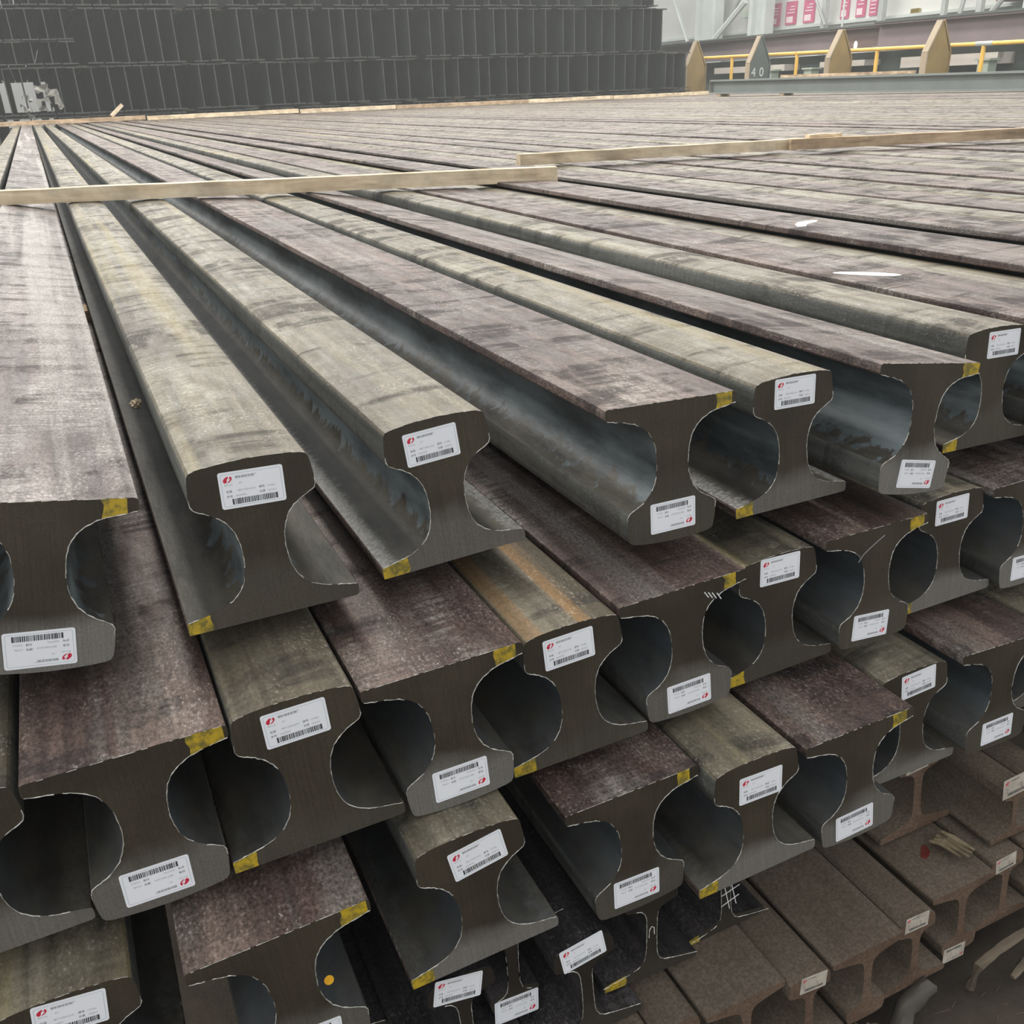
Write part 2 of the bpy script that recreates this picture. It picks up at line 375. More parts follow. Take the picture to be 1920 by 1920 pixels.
# red emblem: a leaning oval split by a white S
def oval(a0, a1, rx, rz, n=14): return [(rx * math.cos(math.radians(a0 + (a1 - a0) * k / n)), rz * math.sin(math.radians(a0 + (a1 - a0) * k / n))) for k in range(n + 1)]
def shear(P, k=.45, dx=0, dz=0): return [(x + k * z + dx, z + dz) for x, z in P]
eb = MB()
lobe = oval(95, 265, 3.0, 2.5) + [(.1, -1.2), (-.5, .2), (.0, 1.0)]
cres = oval(70, -80, 3.0, 2.5) + [(1.0, -1.5), (1.9, -.2), (1.6, .7), (.7, .3)]
for P in (lobe, cres): eb.add([(x / 1000, -.00032, z / 1000) for x, z in shear(P, .42, -16.6, 8.0)], [tuple(range(len(P)))])
st_emblem = eb.me('emblem', m_red)
rb = random.Random(3); bb = MB(); x = -14.0
def strip(mb, x0, x1, z0, z1, y=-.00032): mb.add([(x0 / 1000, y, z0 / 1000), (x1 / 1000, y, z0 / 1000), (x1 / 1000, y, z1 / 1000), (x0 / 1000, y, z1 / 1000)], [(0, 1, 2, 3)])
strip(bb, -15.2, -13.9, -10.9, -6.6); x = -13.3
while x < 15.3:
    wd = rb.choice([.22, .3, .45, .6, .85]); strip(bb, x, x + wd, -10.9, -6.6); x += wd + rb.choice([.22, .3, .4, .5])
strip(bb, 15.9, 17.2, -10.9, -6.6)
st_bar = bb.me('barcode', m_ink)
def text_mesh(lines):
    mb = MB()
    for (txt, px, pz, size, squash) in lines:
        cu = bpy.data.curves.new('t', 'FONT'); cu.body = txt; cu.size = size / 1000; cu.resolution_u = 4 if size > 50 else 1
        to = bpy.data.objects.new('t', cu); C.objects.link(to)
        bpy.context.view_layer.update()
        dg = bpy.context.evaluated_depsgraph_get(); me = bpy.data.meshes.new_from_object(to.evaluated_get(dg))
        mb.add([(px / 1000 + v.co.x * squash, -.00033, pz / 1000 + v.co.y) for v in me.vertices], [tuple(p.vertices) for p in me.polygons])
        bpy.data.objects.remove(to); bpy.data.curves.remove(cu); bpy.data.meshes.remove(me)
    return mb
st_text = text_mesh([('\u94a2\u8f68\u94a2\u6881\u578b\u94a2\u5382', -11.2, 8.4, 2.2, 1.0), ('\u6807\u51c6', -18.6, -1.7, 2.1, 1.0), ('\u724c\u53f7', 4.6, -1.3, 2.1, 1.0),
                     ('\u7089\u53f7', -18.6, -5.4, 2.1, 1.0), ('\u957f\u5ea6', 4.6, -4.8, 2.1, 1.0)]).me('print', m_ink)
st_text2 = text_mesh([('Barcode', -19.2, 3.6, 1.7, 1), ('QU', -9.2, 4.2, 1.7, 1), ('YB/T 5055-2014', -10.8, -1.4, 1.9, 1), ('U71Mn', 10.4, -1.3, 1.9, 1),
                      ('20609702', -12.4, -5.1, 1.9, 1), ('12000-2', 10.4, -4.8, 1.9, 1)]).me('small_print', m_inkgrey)
def shear_loc(s, t, H, sc=1.0):
    """world-sense profile position (mm from the section centre) -> rail-local point on the end face"""
    x, z = s * sc / 1000, t * sc / 1000
    return (x, x * CY + z * CT - .0001, z)
FACE_ROT = (math.atan(-CT), 0, math.atan(CY))
def sticker(parent, s, t, ang, inv, sc=1.0, old=False, detail=True):
    flip = 180 if inv else 0
    # frame on the sheared face: x axis along the face, z axis up the face
    ex = Vector((1, CY, 0)).normalized(); ez = Vector((0, CT, 1)).normalized(); ny = ez.cross(ex).normalized(); ez = ex.cross(ny)
    B = Matrix((ex, ny, ez)).transposed().to_4x4()
    T = Matrix.Translation(Vector(shear_loc(s, t, 0))) @ B @ Matrix.Rotation(-math.radians(ang + flip), 4, 'Y') @ Matrix.Scale(sc, 4)
    o = obj('sticker', st_base_old if old else st_base, parent); o.matrix_local = T
    if detail:
        for nm, me in (('border_line', st_border), ('emblem', st_emblem), ('barcode', st_bar), ('print', st_text), ('small_print', st_text2)):
            obj(nm, me, o)
    return o
def blob(parent, name, P, m, th=.25):
    """flat paint mark on the end face; P in world-sense mm from the section centre"""
    n = len(P); base = [(x / 1000, x / 1000 * CY + z / 1000 * CT, z / 1000) for x, z in P]
    V = [(a, b - .00005, c) for a, b, c in base] + [(a, b - th / 1000, c) for a, b, c in base]
    Fc = [tuple(range(n)), tuple(range(n, 2 * n))] + [(i, (i + 1) % n, n + (i + 1) % n, n + i) for i in range(n)]
    return obj(name, mesh(name, V, Fc, [m]), parent)
def foot_dab(parent, inv, rnd, a=None, b=None, m=None, half=CRANE, H=H0, sc=1.0):
    """yellow dab across the foot tip: screen-left when head-up, screen-right when foot-up"""
    a = a if a is not None else (rnd.uniform(42, 49) if not inv else rnd.uniform(38, 44)); b = b if b is not None else (64.6 if not inv else rnd.uniform(53, 63.5))
    def top(s):
        q = [(p[0], p[1]) for p in half if p[2] in 'fw' and p[1] > 5 and p[1] < H * .45]
        for (s0, t0), (s1, t1) in zip(q[:-1], q[1:]):
            if s1 <= s <= s0: return t0 + (t1 - t0) * (s - s0) / (s1 - s0)
        return q[0][1]
    j = lambda k=1.2: rnd.uniform(-k, k)
    up = [(b - (b - a) * k / 4, top(min(b - (b - a) * k / 4, 64)) - .3) for k in range(5)]
    P = [(a + j(), .3), ((a + b) / 2, .3), (b, .3)] + up + [(a + j(1.6), top(a) * .62), (a + j(2), top(a) * .3)]
    out = []
    for s, t in P:
        x, z = (-s, t - H / 2) if not inv else (s, H / 2 - t)
        out.append((x * sc, z * sc))
    return blob(parent, 'paint_mark', out, m or m_yellow)

def place(name, me, cat, label, x, y, z, roll=0.0, group=None):
    o = obj(name, me, None, (x, y, z + OZ), (0, -roll, 0))
    return tag(o, label, cat, group)
rr = random.Random(21)
def crane(inv, x, y, z, roll, label, group, st=None, dab=True, burr=True, me=None, dabr=(None, None)):
    o = place('crane_rail', me or rail_me[inv], 'rail', label, x, y, z, roll, group)
    if burr: tag(obj('edge_burr', burrs[(inv, rr.randrange(3))], o), kind='stuff')
    if st: sticker(o, st[0], st[1], st[2], inv)
    if dab: foot_dab(o, inv, rr, *dabr)
    return o
G1, G2, G3 = 'crane rails of the top layer with near ends in view', 'crane rails of the second layer', 'crane rails of the third layer'
T1 = [  # inv, x, y, z, roll, sticker, label
 ('A', 1, -0.063, 0.6301, -0.2963, -0.1707, (-3.5, -49.6, .4), 'tilted foot-up crane rail at the left edge of the top layer, with pale mauve foot'),
 ('B', 0, 0.087, 0.6143, -0.3001, 0.0065, (.1, 45.7, -2.2), 'first head-up crane rail of the top layer from the left, with plain khaki running surface'),
 ('C', 0, 0.2418, 0.6331, -0.3032, 0.0535, (-5.1, 45.5, 1.5), 'second head-up crane rail of the top layer, standing right beside another head-up rail'),
 ('D', 1, 0.4294, 0.5772, -0.2971, -0.0318, (.7, -44.3, 1.4), 'foot-up crane rail of the top layer with a wide blue web flank on its left'),
 ('E', 0, 0.5673, 0.58, -0.3078, 0.011, (1.2, 51, -1.8), 'head-up crane rail of the top layer tucked against the blue-flanked rail on its left'),
 ('F', 1, 0.6924, 0.5444, -0.2996, -0.1416, (2.5, -48, -4.1), 'tilted foot-up crane rail near the right edge of the top layer, upside-down sticker'),
 ('G', 0, 0.8509, 0.5914, -0.3069, -0.0162, (9.6, 49, -.6), 'head-up crane rail at the right frame edge of the top layer with its sticker uppermost')]
top = {}
for k, inv, x, y, z, ro, st, lab in T1:
    top[k] = crane(inv, x, y, z, ro, lab, G1, st, me=rail_pale if k == 'A' else None)
T2 = [
 ('a2', 0, -0.1475, 0.5448, -0.4612, 0.03, None, 'second-layer head-up crane rail at the left edge, orange dot on its end'),
 ('b2', 1, -0.0339, 0.5292, -0.4458, 0.0207, (-3.4, -46.4, -.9), 'leftmost foot-up crane rail of the second layer with broad purple-brown foot'),
 ('c2', 0, 0.0774, 0.5228, -0.4480, 0.0246, (-.7, 47.6, .8), 'leftmost fully seen head-up crane rail of the second layer, dark scratch on its top'),
 ('d2', 1, 0.1907, 0.5202, -0.4470, 0.0336, (-.2, -45.2, -.4), 'foot-up crane rail of the second layer just left of the rust-striped rail'),
 ('e2', 0, 0.3062, 0.5278, -0.4616, 0.0243, (-4.2, 46.5, 1.5), 'head-up crane rail of the second layer with orange rust stripes along its top'),
 ('f2', 1, 0.4187, 0.5294, -0.4500, 0.0342, (-.5, -48.1, 0), 'foot-up crane rail of the second layer with dashed chalk marks on its end'),
 ('g2', 0, 0.5405, 0.5471, -0.4691, 0.0342, (2, 51.9, -2.9), 'head-up crane rail of the second layer right of the one with dashed chalk marks'),
 ('h2', 1, 0.6500, 0.5334, -0.4521, 0.0074, (-4.6, -47.3, -5.4), 'foot-up crane rail of the second layer with a faint line across its end'),
 ('i2', 0, 0.7735, 0.5496, -0.4611, 0.013, (.1, 48.9, -.5), 'rightmost head-up crane rail of the second layer whose sticker is fully seen'),
 ('j2', 1, 0.8866, 0.5367, -0.4519, 0.0232, (-3.7, -46.5, -2.7), 'foot-up crane rail of the second layer cut by the right frame edge')]
sec = {}
for k, inv, x, y, z, ro, st, lab in T2:
    sec[k] = crane(inv, x, y, z, ro, lab, G2, st, dab=(k != 'a2'), me=rail_rusty if k == 'e2' else rail_low[inv])
T3 = [
 ('a3', 0, -0.1106, 0.4959, -0.6073, -0.012, (1.8, 50.2, -5.7), 'head-up crane rail in the bottom left corner of the photo'),
 ('b3', 1, 0.0343, 0.4635, -0.5848, 0.0543, (1.3, -46, -4.2), 'foot-up crane rail of the third layer with an orange blob on its web'),
 ('c3', 0, 0.1837, 0.4749, -0.5829, 0.0406, (5.6, 44.3, 7.8), 'head-up crane rail of the third layer whose sticker is stuck on noticeably askew'),
 ('d3', 1, 0.3341, 0.4744, -0.5949, 0.0294, (-4, -45.3, -2.2), 'foot-up crane rail of the third layer just right of the askew sticker'),
 ('e3', 0, 0.4463, 0.4502, -0.6003, 0.0301, (3.8, 38.3, -2.2), 'olive-topped head-up crane rail of the third layer above the chalked hash sign'),
 ('f3', 1, 0.5705, 0.4509, -0.6045, 0.0222, (-4.5, -48.8, 1.8), 'foot-up crane rail of the third layer whose foot covers part of its neighbour sticker'),
 ('g3', 0, 0.6815, 0.4874, -0.6114, -0.0023, (5.1, 50.5, 3.2), 'head-up crane rail of the third layer whose sticker corner is covered'),
 ('h3', 1, 0.7950, 0.4724, -0.5985, -0.04, (1.6, -47, 2.3), 'foot-up crane rail of the third layer at the right edge above the dark gap'),
 ('i3', 0, 0.9110, 0.50, -0.6090, 0.0, None, 'head-up crane rail of the third layer only glimpsed at the right frame edge')]
thr = {}
for k, inv, x, y, z, ro, st, lab in T3:
    thr[k] = crane(inv, x, y, z, ro, lab, G3, st, dab=(k not in ('a3', 'g3', 'i3')), me=rail_low[inv])
# second-layer and third-layer odd marks
blob(sec['a2'], 'paint_dot', [(2 + 3.4 * math.cos(a), 50 + 3.4 * math.sin(a)) for a in [k * .52 for k in range(12)]], m_orange)
blob(thr['b3'], 'paint_dot', [(24 + 3.6 * math.cos(a), 2 + 4.4 * math.sin(a)) for a in [k * .52 for k in range(12)]], m_orange)
def chalk(parent, pts, wd=.8, m=m_chalk):
    mb = MB()
    mb.tube([(x / 1000, x / 1000 * CY + z / 1000 * CT - .0002, z / 1000) for x, z in pts], wd / 2000, 5)
    return obj('chalk_mark', mb.me('chalk_mark', m), parent)
for dx in (0, 4, 8, 13): chalk(sec['f2'], [(20 + dx, 47 - dx * .35), (24 + dx, 41 - dx * .4)], 1.1)
chalk(sec['h2'], [(-24, 26), (-18, 33), (-6, 40), (8, 47)], .9, m_inkgrey)

# rails further right in the top layer, running away beyond the frame edge
GR = 'crane rails receding to the right beyond the timber battens'
H_ = crane(1, .972, .56, -.2975, 0.0, 'foot-up crane rail of the top layer with the longer white chalk bar', G1, None)
crane(0, 1.082, .60, -.3100, 0.0, 'head-up crane rail tucked low between the two chalk-marked foot-up rails', G1, None)
I_ = crane(1, 1.168, .56, -.2845, 0.0, 'foot-up crane rail of the top layer with the short slanting chalk stroke', G1, None)
crane(0, 1.280, .58, -.3080, 0.0, 'head-up crane rail in the deep dark groove right of the short chalk stroke', G1, None)
crane(1, 1.430, .60, -.2950, 0.0, 'foot-up crane rail left of the rail with a bright pale strip', G1, None)
crane(0, 1.545, .58, -.3020, 0.0, 'head-up crane rail with a bright pale strip running away to the far timbers', G1, None)
x = 1.545
n = 0
ORD = ['first', 'second', 'third', 'fourth', 'fifth', 'sixth', 'seventh', 'eighth', 'ninth', 'tenth', 'eleventh', 'twelfth', 'thirteenth', 'fourteenth']
def lab_far(n, inv):
    if n < 14: return ('foot-up' if inv else 'head-up') + ' crane rail, %s to the right of the bright pale strip' % ORD[n]
    return 'foot-up crane rail far to the right in the receding field, mauve foot uppermost' if inv else 'head-up crane rail far to the right in the receding field, a thin pale strip'
while x < 12.7:
    inv = 1 if n % 2 == 0 else 0
    x += (.1665 if n == 0 else rr.uniform(.1165, .129))
    z = (-.2975 if inv else -.3065) + rr.uniform(-.003, .003)
    o = place('crane_rail', rail_me[inv], 'rail',
              lab_far(n, inv),
              x, .6 + rr.uniform(-.03, .03) + (0 if x < 3 else 0), z, 0, GR + (' with foot up' if inv else ' with head up') if n >= 14 else GR + ', nearest ones')
    o.location.y -= x * .045
    n += 1
# left of the first rail
crane(0, -.185, .62, -.303, 0.0, 'head-up crane rail barely seen at the left frame edge beside the pale mauve foot', G1, None)
for q in list(top.values()) + [H_, I_]: pass

# flat chalk bars on the feet of two rails (raised paint on the foot, parts of those rails)
def top_mark(parent, pts, zt, m=m_chalk):
    n = len(pts); V = [(x, y, zt) for x, y in pts] + [(x, y, zt + .0006) for x, y in pts]
    Fc = [tuple(range(n)), tuple(range(n, 2 * n))] + [(i, (i + 1) % n, n + (i + 1) % n, n + i) for i in range(n)]
    return obj('chalk_mark', mesh('chalk_mark', V, Fc, [m]), parent)
ztf = H0 / 2000
top_mark(H_, [(-.042, .352), (-.030, .350), (-.010, .332), (.008, .312), (.016, .296), (.014, .286), (.002, .288), (-.016, .304), (-.034, .328), (-.044, .345)], ztf)
top_mark(I_, [(-.046, .63), (-.03, .655), (-.006, .672), (.026, .676), (.034, .668), (.018, .655), (-.012, .645), (-.03, .628)], ztf)

# ---------------------------------------------------------------- thin dark rails of the fourth layer
GD = 'thin dark rails under the crane rails'
def light(inv, x, y, z, roll, label, st=None, rust=False, dab=False, burr=True, group=GD, old=False, dabr=(40, 53.6), sc=None):
    me = (rust_me if rust else dark_me)[inv]
    if sc: me = rail_mesh('light_rail_size', LIGHT, H1, inv, LEN, RM if rust else DM, sc)
    sc = sc or (SA if rust else 1.0)
    o = place('light_rail', me, 'rail', label, x, y, z, roll, group)
    if burr and not rust: tag(obj('edge_burr', lburrs[inv], o), kind='stuff')
    if st: sticker(o, st[0], st[1], st[2], inv, st[3], old=old, detail=True)
    if dab: foot_dab(o, inv, rr, dabr[0], dabr[1], None, LIGHT, H1, sc)
    return o
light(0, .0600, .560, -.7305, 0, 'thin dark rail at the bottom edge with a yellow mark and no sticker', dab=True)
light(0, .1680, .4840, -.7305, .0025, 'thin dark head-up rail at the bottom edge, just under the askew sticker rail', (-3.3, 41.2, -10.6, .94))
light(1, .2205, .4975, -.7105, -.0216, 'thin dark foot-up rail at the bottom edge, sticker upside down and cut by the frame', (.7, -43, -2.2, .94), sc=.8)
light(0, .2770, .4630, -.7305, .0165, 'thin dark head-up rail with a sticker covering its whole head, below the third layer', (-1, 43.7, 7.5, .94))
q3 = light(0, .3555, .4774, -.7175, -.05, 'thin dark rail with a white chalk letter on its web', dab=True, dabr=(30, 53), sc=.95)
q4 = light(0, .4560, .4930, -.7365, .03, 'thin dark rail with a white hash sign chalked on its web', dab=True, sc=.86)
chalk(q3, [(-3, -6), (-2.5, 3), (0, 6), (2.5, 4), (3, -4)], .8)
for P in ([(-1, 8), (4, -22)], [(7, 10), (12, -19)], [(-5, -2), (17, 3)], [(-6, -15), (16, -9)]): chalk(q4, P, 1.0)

# rusted rails of the lowest visible rows, dust covered
GRU = 'dusty rusted rails at the bottom of the pile'
RU = [  # inv, x, y, z, sticker, label
 (1, .2820, .4300, -.8330, None, 'dusty rusted foot-up rail at the very bottom of the frame under the thin dark rails'),
 (0, .3540, .4250, -.8330, None, 'dusty rusted head-up rail at the bottom edge left of the first dark slot'),
 (1, .4259, .4136, -.8310, None, 'dusty rusted foot-up rail with web end showing, left of the lowest-left grimy sticker'),
 (0, .4968, .4049, -.8333, (4.2, 35.7, -5.8, .70), 'dusty rusted head-up rail with the lowest-left grimy sticker'),
 (1, .5699, .4005, -.8331, None, 'dusty rusted foot-up rail between the two left grimy stickers, wide slot beside it'),
 (0, .6464, .4070, -.8390, (-1.2, 40.2, -2.8, .70), 'dusty rusted head-up rail with a grimy sticker in the middle of the rusted rows'),
 (1, .7240, .4132, -.8400, (-6.5, -44.7, -2.8, .70), 'dusty rusted foot-up rail with a grimy sticker low on its head, near scrap wood'),
 (0, .7990, .4180, -.8370, (-2.7, 36, 4, .68), 'dusty rusted head-up rail near the right edge with a bent grimy sticker'),
 (1, .8720, .4200, -.8360, None, 'dusty rusted foot-up rail at the right frame edge'),
 (0, .9480, .4250, -.8360, None, 'dusty rusted head-up rail just beyond the right frame edge')]
ru = []
for inv, x, y, z, st, lab in RU:
    ru.append(light(inv, x, y, z, 0, lab, st, rust=True, group=GRU, old=True))
GM = 'rusted rails between the third layer and the lowest row'
q6 = light(0, .7322, .5000, -.7335, .02, 'tall thin rusted rail directly under the third layer, grimy sticker half hidden', (-3.4, 40, 2.9, .72), rust=True, group=GM, old=True, sc=.97)
light(0, .820, .4400, -.7515, .0, 'small rusted rail with a grimy sticker at the right frame edge, below the dark gap', (-2, 37, 2.9, .95), rust=True, group=GM, old=True, sc=.62)
light(1, 1.01, .52, -.7390, .0, 'rusted foot-up rail just outside the right frame edge', None, rust=True, group=GM)

# ---------------------------------------------------------------- timber
def beam_along(p0, p1, wd, th, m, name, label, cat='timber', group=None, seed=0, seg=10, kinks=.25):
    """sawn batten between two world points (bottom centre line), slightly rough"""
    rnd = random.Random(seed); a = Vector(p0); b = Vector(p1); L = (b - a).length
    V = []; Fc = []
    for i in range(seg + 1):
        x = L * i / seg; jw = [rnd.uniform(-1, 1) * kinks * .04 * wd * 4 for _ in range(4)]; jh = rnd.uniform(-1, 1) * kinks * th * .12
        e = rnd.uniform(-.004, .004) if i in (0, seg) else 0
        V += [(x + e, -wd / 2 + jw[0], 0), (x, wd / 2 + jw[1], 0), (x, wd / 2 + jw[2], th + jh), (x + e, -wd / 2 + jw[3], th + jh)]
    for i in range(seg):
        for k in range(4): Fc.append((i * 4 + k, i * 4 + (k + 1) % 4, i * 4 + 4 + (k + 1) % 4, i * 4 + 4 + k))
    Fc += [(0, 1, 2, 3), tuple(seg * 4 + k for k in range(4))]
    o = obj(name, mesh(name, V, Fc, [m]), None, (a.x, a.y, a.z + OZ))
    d = b - a; o.rotation_euler = (0, -math.asin(d.z / L), math.atan2(d.y, d.x))
    return tag(o, label, cat, group)
zt = -.2385
beam_along((-.62, 3.08, -.2312), (1.262, 2.285, -.2315), .045, .036, m_wood, 'timber_batten', 'long pale timber batten lying across the top rails on the left half', 'timber', None, 1, 18)
beam_along((1.405, 2.80, zt + .012), (2.44, 2.60, zt + .012), .045, .034, m_wood, 'timber_batten', 'pale timber batten whose left end lies just behind the first batten', 'timber', None, 2, 10)
beam_along((2.36, 2.585, zt + .013), (4.4, 1.95, zt + .013), .045, .034, m_wood_red, 'timber_batten', 'browner timber batten running out through the right frame edge', 'timber', None, 3, 14)
beam_along((2.43, 2.575, zt + .047), (2.56, 2.55, zt + .047), .03, .012, m_wood, 'timber_offcut', 'short split offcut on the joint of the right-hand battens', 'timber', None, 4, 5, .6)
# far timbers at the far end of the rails
yf = 16.35; xs = -1.2; k = 0
while xs < 12.0:
    L = rr.uniform(1.6, 3.2); ang = rr.uniform(-.012, .012)
    y0 = yf - .045 * max(0, xs); y1 = yf - .045 * (xs + L)
    labs = ['pale far timber board left of the leaning stick', 'pale far timber board behind the leaning stick', 'pinkish far timber board next along from the leaning stick', 'long far timber board before the middle of the dark beam stack',
            'far timber board under the middle of the dark beam stack', 'far timber board under the right part of the dark beam stack', 'rightmost far timber board by the mustard post', 'far timber board at the right end of the row', 'last far timber board of the row']
    beam_along((xs, y0 + rr.uniform(-.02, .02), zt), (xs + L, y1, zt + rr.uniform(0, .012)), .10, .062, m_wood if k % 3 else m_wood_red, 'timber_board', labs[min(k, 8)], 'timber', 'timber boards lying along the far end of the rails', 20 + k, 8, .3)
    xs += L + rr.uniform(-.0, .05); k += 1
beam_along((1.17, 16.28, zt + .062), (1.36, 16.28, zt + .22), .05, .05, m_wood, 'timber_offcut', 'short pale stick sticking up over the far timbers in front of the dark stack', 'timber', None, 5, 4, .5)
# bearers between the layers, deep in the pile
for (zz, th, yb, x1, lb) in ((-.389, .0225, 2.0, 11.2, 'timber bearer between the top and second layers'), (-.389, .0225, 9.0, 11.2, 'timber bearer between the top and second layers'), (-.531, .010, 2.2, 1.0, 'thin timber bearer between the second and third layers'),
                        (-.531, .010, 9.2, 1.0, 'thin timber bearer between the second and third layers'), (-.95, .069, 1.2, 1.1, 'timber bearer on the floor under the pile'), (-.95, .069, 9.0, 1.1, 'timber bearer on the floor under the pile')):
    beam_along((-.25, yb, zz), (x1, yb, zz), .08, th, m_wood_red, 'timber_bearer', lb + (', near the rail ends' if yb < 5 else ', deep inside'), 'timber', 'hidden bearers inside the pile', int(yb * 10), 4, .02)

# ---------------------------------------------------------------- scrap wood and dirt at the foot of the pile
def stick_tube(name, pts, rad, m, label, n=7, seed=0, cat='wood', group=None, jag=.25):
    rnd = random.Random(seed); P = []
    P0 = [Vector(p) for p in pts]; rs = []
    for a, b, r0, r1 in zip(P0[:-1], P0[1:], rad[:-1], rad[1:]):
        for q in range(4):
            P.append(a.lerp(b, q / 4)); rs.append((r0 + (r1 - r0) * q / 4) * rnd.uniform(1 - jag, 1 + jag))
    P.append(P0[-1]); rs.append(rad[-1])
    mb = MB(); mb.tube([p - P0[0] for p in P], rs, n)
    V = [Vector(v) + Vector((rnd.uniform(-1, 1), rnd.uniform(-1, 1), rnd.uniform(-1, 1))) * rad[0] * .12 for v in mb.V]; mb.V = V
    o = obj(name, mb.me(name, m, True, 40), None, (P0[0].x, P0[0].y, P0[0].z + OZ)); return tag(o, label, cat, group)
stick_tube('wood_billet', [(.592, .372, -.915), (.628, .392, -.897), (.664, .395, -.885)], [.0105, .0108, .0100], m_billet, 'round dirty wood billet leaning against the rusted rails at the bottom', 12, 1, jag=.04)
stick_tube('wood_splint', [(.728, .388, -.925), (.734, .388, -.892), (.768, .388, -.882), (.815, .386, -.874), (.88, .384, -.868)], [.004, .005, .0055, .005, .0045], m_wood_dirty, 'bent split wood strip at the right foot of the pile', 6, 2)
stick_tube('wood_splint', [(.775, .372, -.918), (.80, .376, -.912), (.85, .38, -.902)], [.004, .005, .0045], m_wood_dirty, 'short broken wood strip in the lower right corner below the bent one', 6, 3)
cr = random.Random(9)
def crumple(name, loc, sx, sy, sz, m, label, seed, cat):
    rnd = random.Random(seed); bm = bmesh.new(); bmesh.ops.create_icosphere(bm, subdivisions=3, radius=1)
    for v in bm.verts:
        k = 1 + .35 * math.sin(7 * v.co.x + seed) * math.sin(6 * v.co.z + 2) + rnd.uniform(-.16, .16)
        v.co = Vector((v.co.x * sx * k, v.co.y * sy * k, v.co.z * sz * k))
    me = bpy.data.meshes.new(name); bm.to_mesh(me); bm.free(); me.materials.append(m)
    return tag(obj(name, me, None, (loc[0], loc[1], loc[2] + OZ)), label, cat)
crumple('shredded_wood', (.566, .392, -.905), .020, .010, .014, m_wood_dirty, 'crumpled lump of shredded wood at the bottom edge beside the wood billet', 4, 'wood')
# splintered chunk on the rusted rail: a fan of slivers
ch_root = bpy.data.objects.new('splintered_chunk', None); C.objects.link(ch_root); ch_root.location = (.742, .462, -.785 + OZ)
tag(ch_root, 'splintered pale wood chunk lying on a rusted foot by the red paint', 'wood')
for k in range(7):
    a = k * .0032 - .010; L = cr.uniform(.022, .036)
    mb = MB(); mb.tube([(a, .012 + cr.uniform(-.003, .003), .002 + .0035 * (k % 3)), (a + .004, 0, .006 + .002 * (k % 2)), (a + .011 + cr.uniform(-.002, .002), -L * .75, .003 + .003 * (k % 2))], [.0020, .0032, .0014], 5)
    obj('sliver', mb.me('sliver', m_wood_old), ch_root)
# straw fibres: uncountable
fb = MB()
for k in range(34):
    px, pz = cr.uniform(.60, .84), cr.uniform(-.935, -.915); L = cr.uniform(.008, .03); a = cr.uniform(-.6, .6)
    py = .36 + cr.uniform(-.02, .035)
    fb.tube([(px, py, -.9485 + .012 + OZ), (px + L * math.cos(a), py + L * math.sin(a), -.9465 + cr.uniform(.008, .02) + OZ)], .00035, 4)
tag(obj('straw_fibres', fb.me('straw_fibres', m_wood_dirty)), 'loose straw and wood fibres on the dirt at the lower right', 'straw', kind='stuff')
# red paint patch and small dark stain on the rusted feet
top_mark(ru[6], [(-.010, .055), (-.004, .060), (.004, .066), (.009, .064), (.005, .055), (-.002, .051), (-.007, .050)], H1 / 2000 * SA, m_redpaint).name = 'paint_mark'
crumple('pebble', (.036, 1.02, -.296), .006, .006, .005, m_wood, 'small pale chip lying in the groove between the first two rails', 12, 'debris')

# ---------------------------------------------------------------- dark beam stack behind
def i_section(h, b, tw, tf):
    return [(-b / 2, 0), (b / 2, 0), (b / 2, tf), (tw / 2, tf), (tw / 2, h - tf), (b / 2, h - tf), (b / 2, h), (-b / 2, h), (-b / 2, h - tf), (-tw / 2, h - tf), (-tw / 2, tf), (-b / 2, tf)]
def i_beam_mesh(name, h, b, tw, tf, L, mats):
    P = i_section(h, b, tw, tf); n = len(P)
    V = [(x, 0, z) for x, z in P] + [(x, L, z) for x, z in P]
    Fc = [(0, 1, 2, 11), (11, 2, 3, 10), (10, 3, 4, 9), (9, 4, 5, 8), (8, 5, 6, 7)]
    Fc = Fc + [tuple(i + n for i in f[::-1]) for f in Fc] + [(i, (i + 1) % n, n + (i + 1) % n, n + i) for i in range(n)]
    idx = [1] * 10 + [0] * n
    me = bpy.data.meshes.new(name); me.from_pydata(V, [], Fc)
    for m in mats: me.materials.append(m)
    me.polygons.foreach_set('material_index', idx); me.update()
    bm = bmesh.new(); bm.from_mesh(me); bmesh.ops.recalc_face_normals(bm, faces=bm.faces); bm.to_mesh(me); bm.free()
    return me
SM = [m_steel_blue, m_beam_edge]
rows = [  # z0, h, x0, x1, label
 (-.945, .80, -.6, 13.0, 'dark I-beam in the lowest row of the stack, hidden behind the rails', 'lowest row'),
 (-.105, .680, -.6, 13.03, 'dark I-beam in the lowest visible row of the tall stack behind the rails', 'lower visible row'),
 (.605, .330, -.6, 1.02, 'short-section dark I-beam low in the upper left part of the tall stack', 'left low part of the upper row'),
 (.950, .440, -.6, 1.02, 'short-section dark I-beam high in the upper left part of the tall stack', 'left high part of the upper row'),
 (.605, .785, 1.04, 12.34, 'dark I-beam in the upper visible row of the tall stack behind the rails', 'upper visible row'),
 (1.425, .70, -.5, 12.3, 'dark I-beam in the topmost row of the stack, only its foot in view', 'topmost row')]
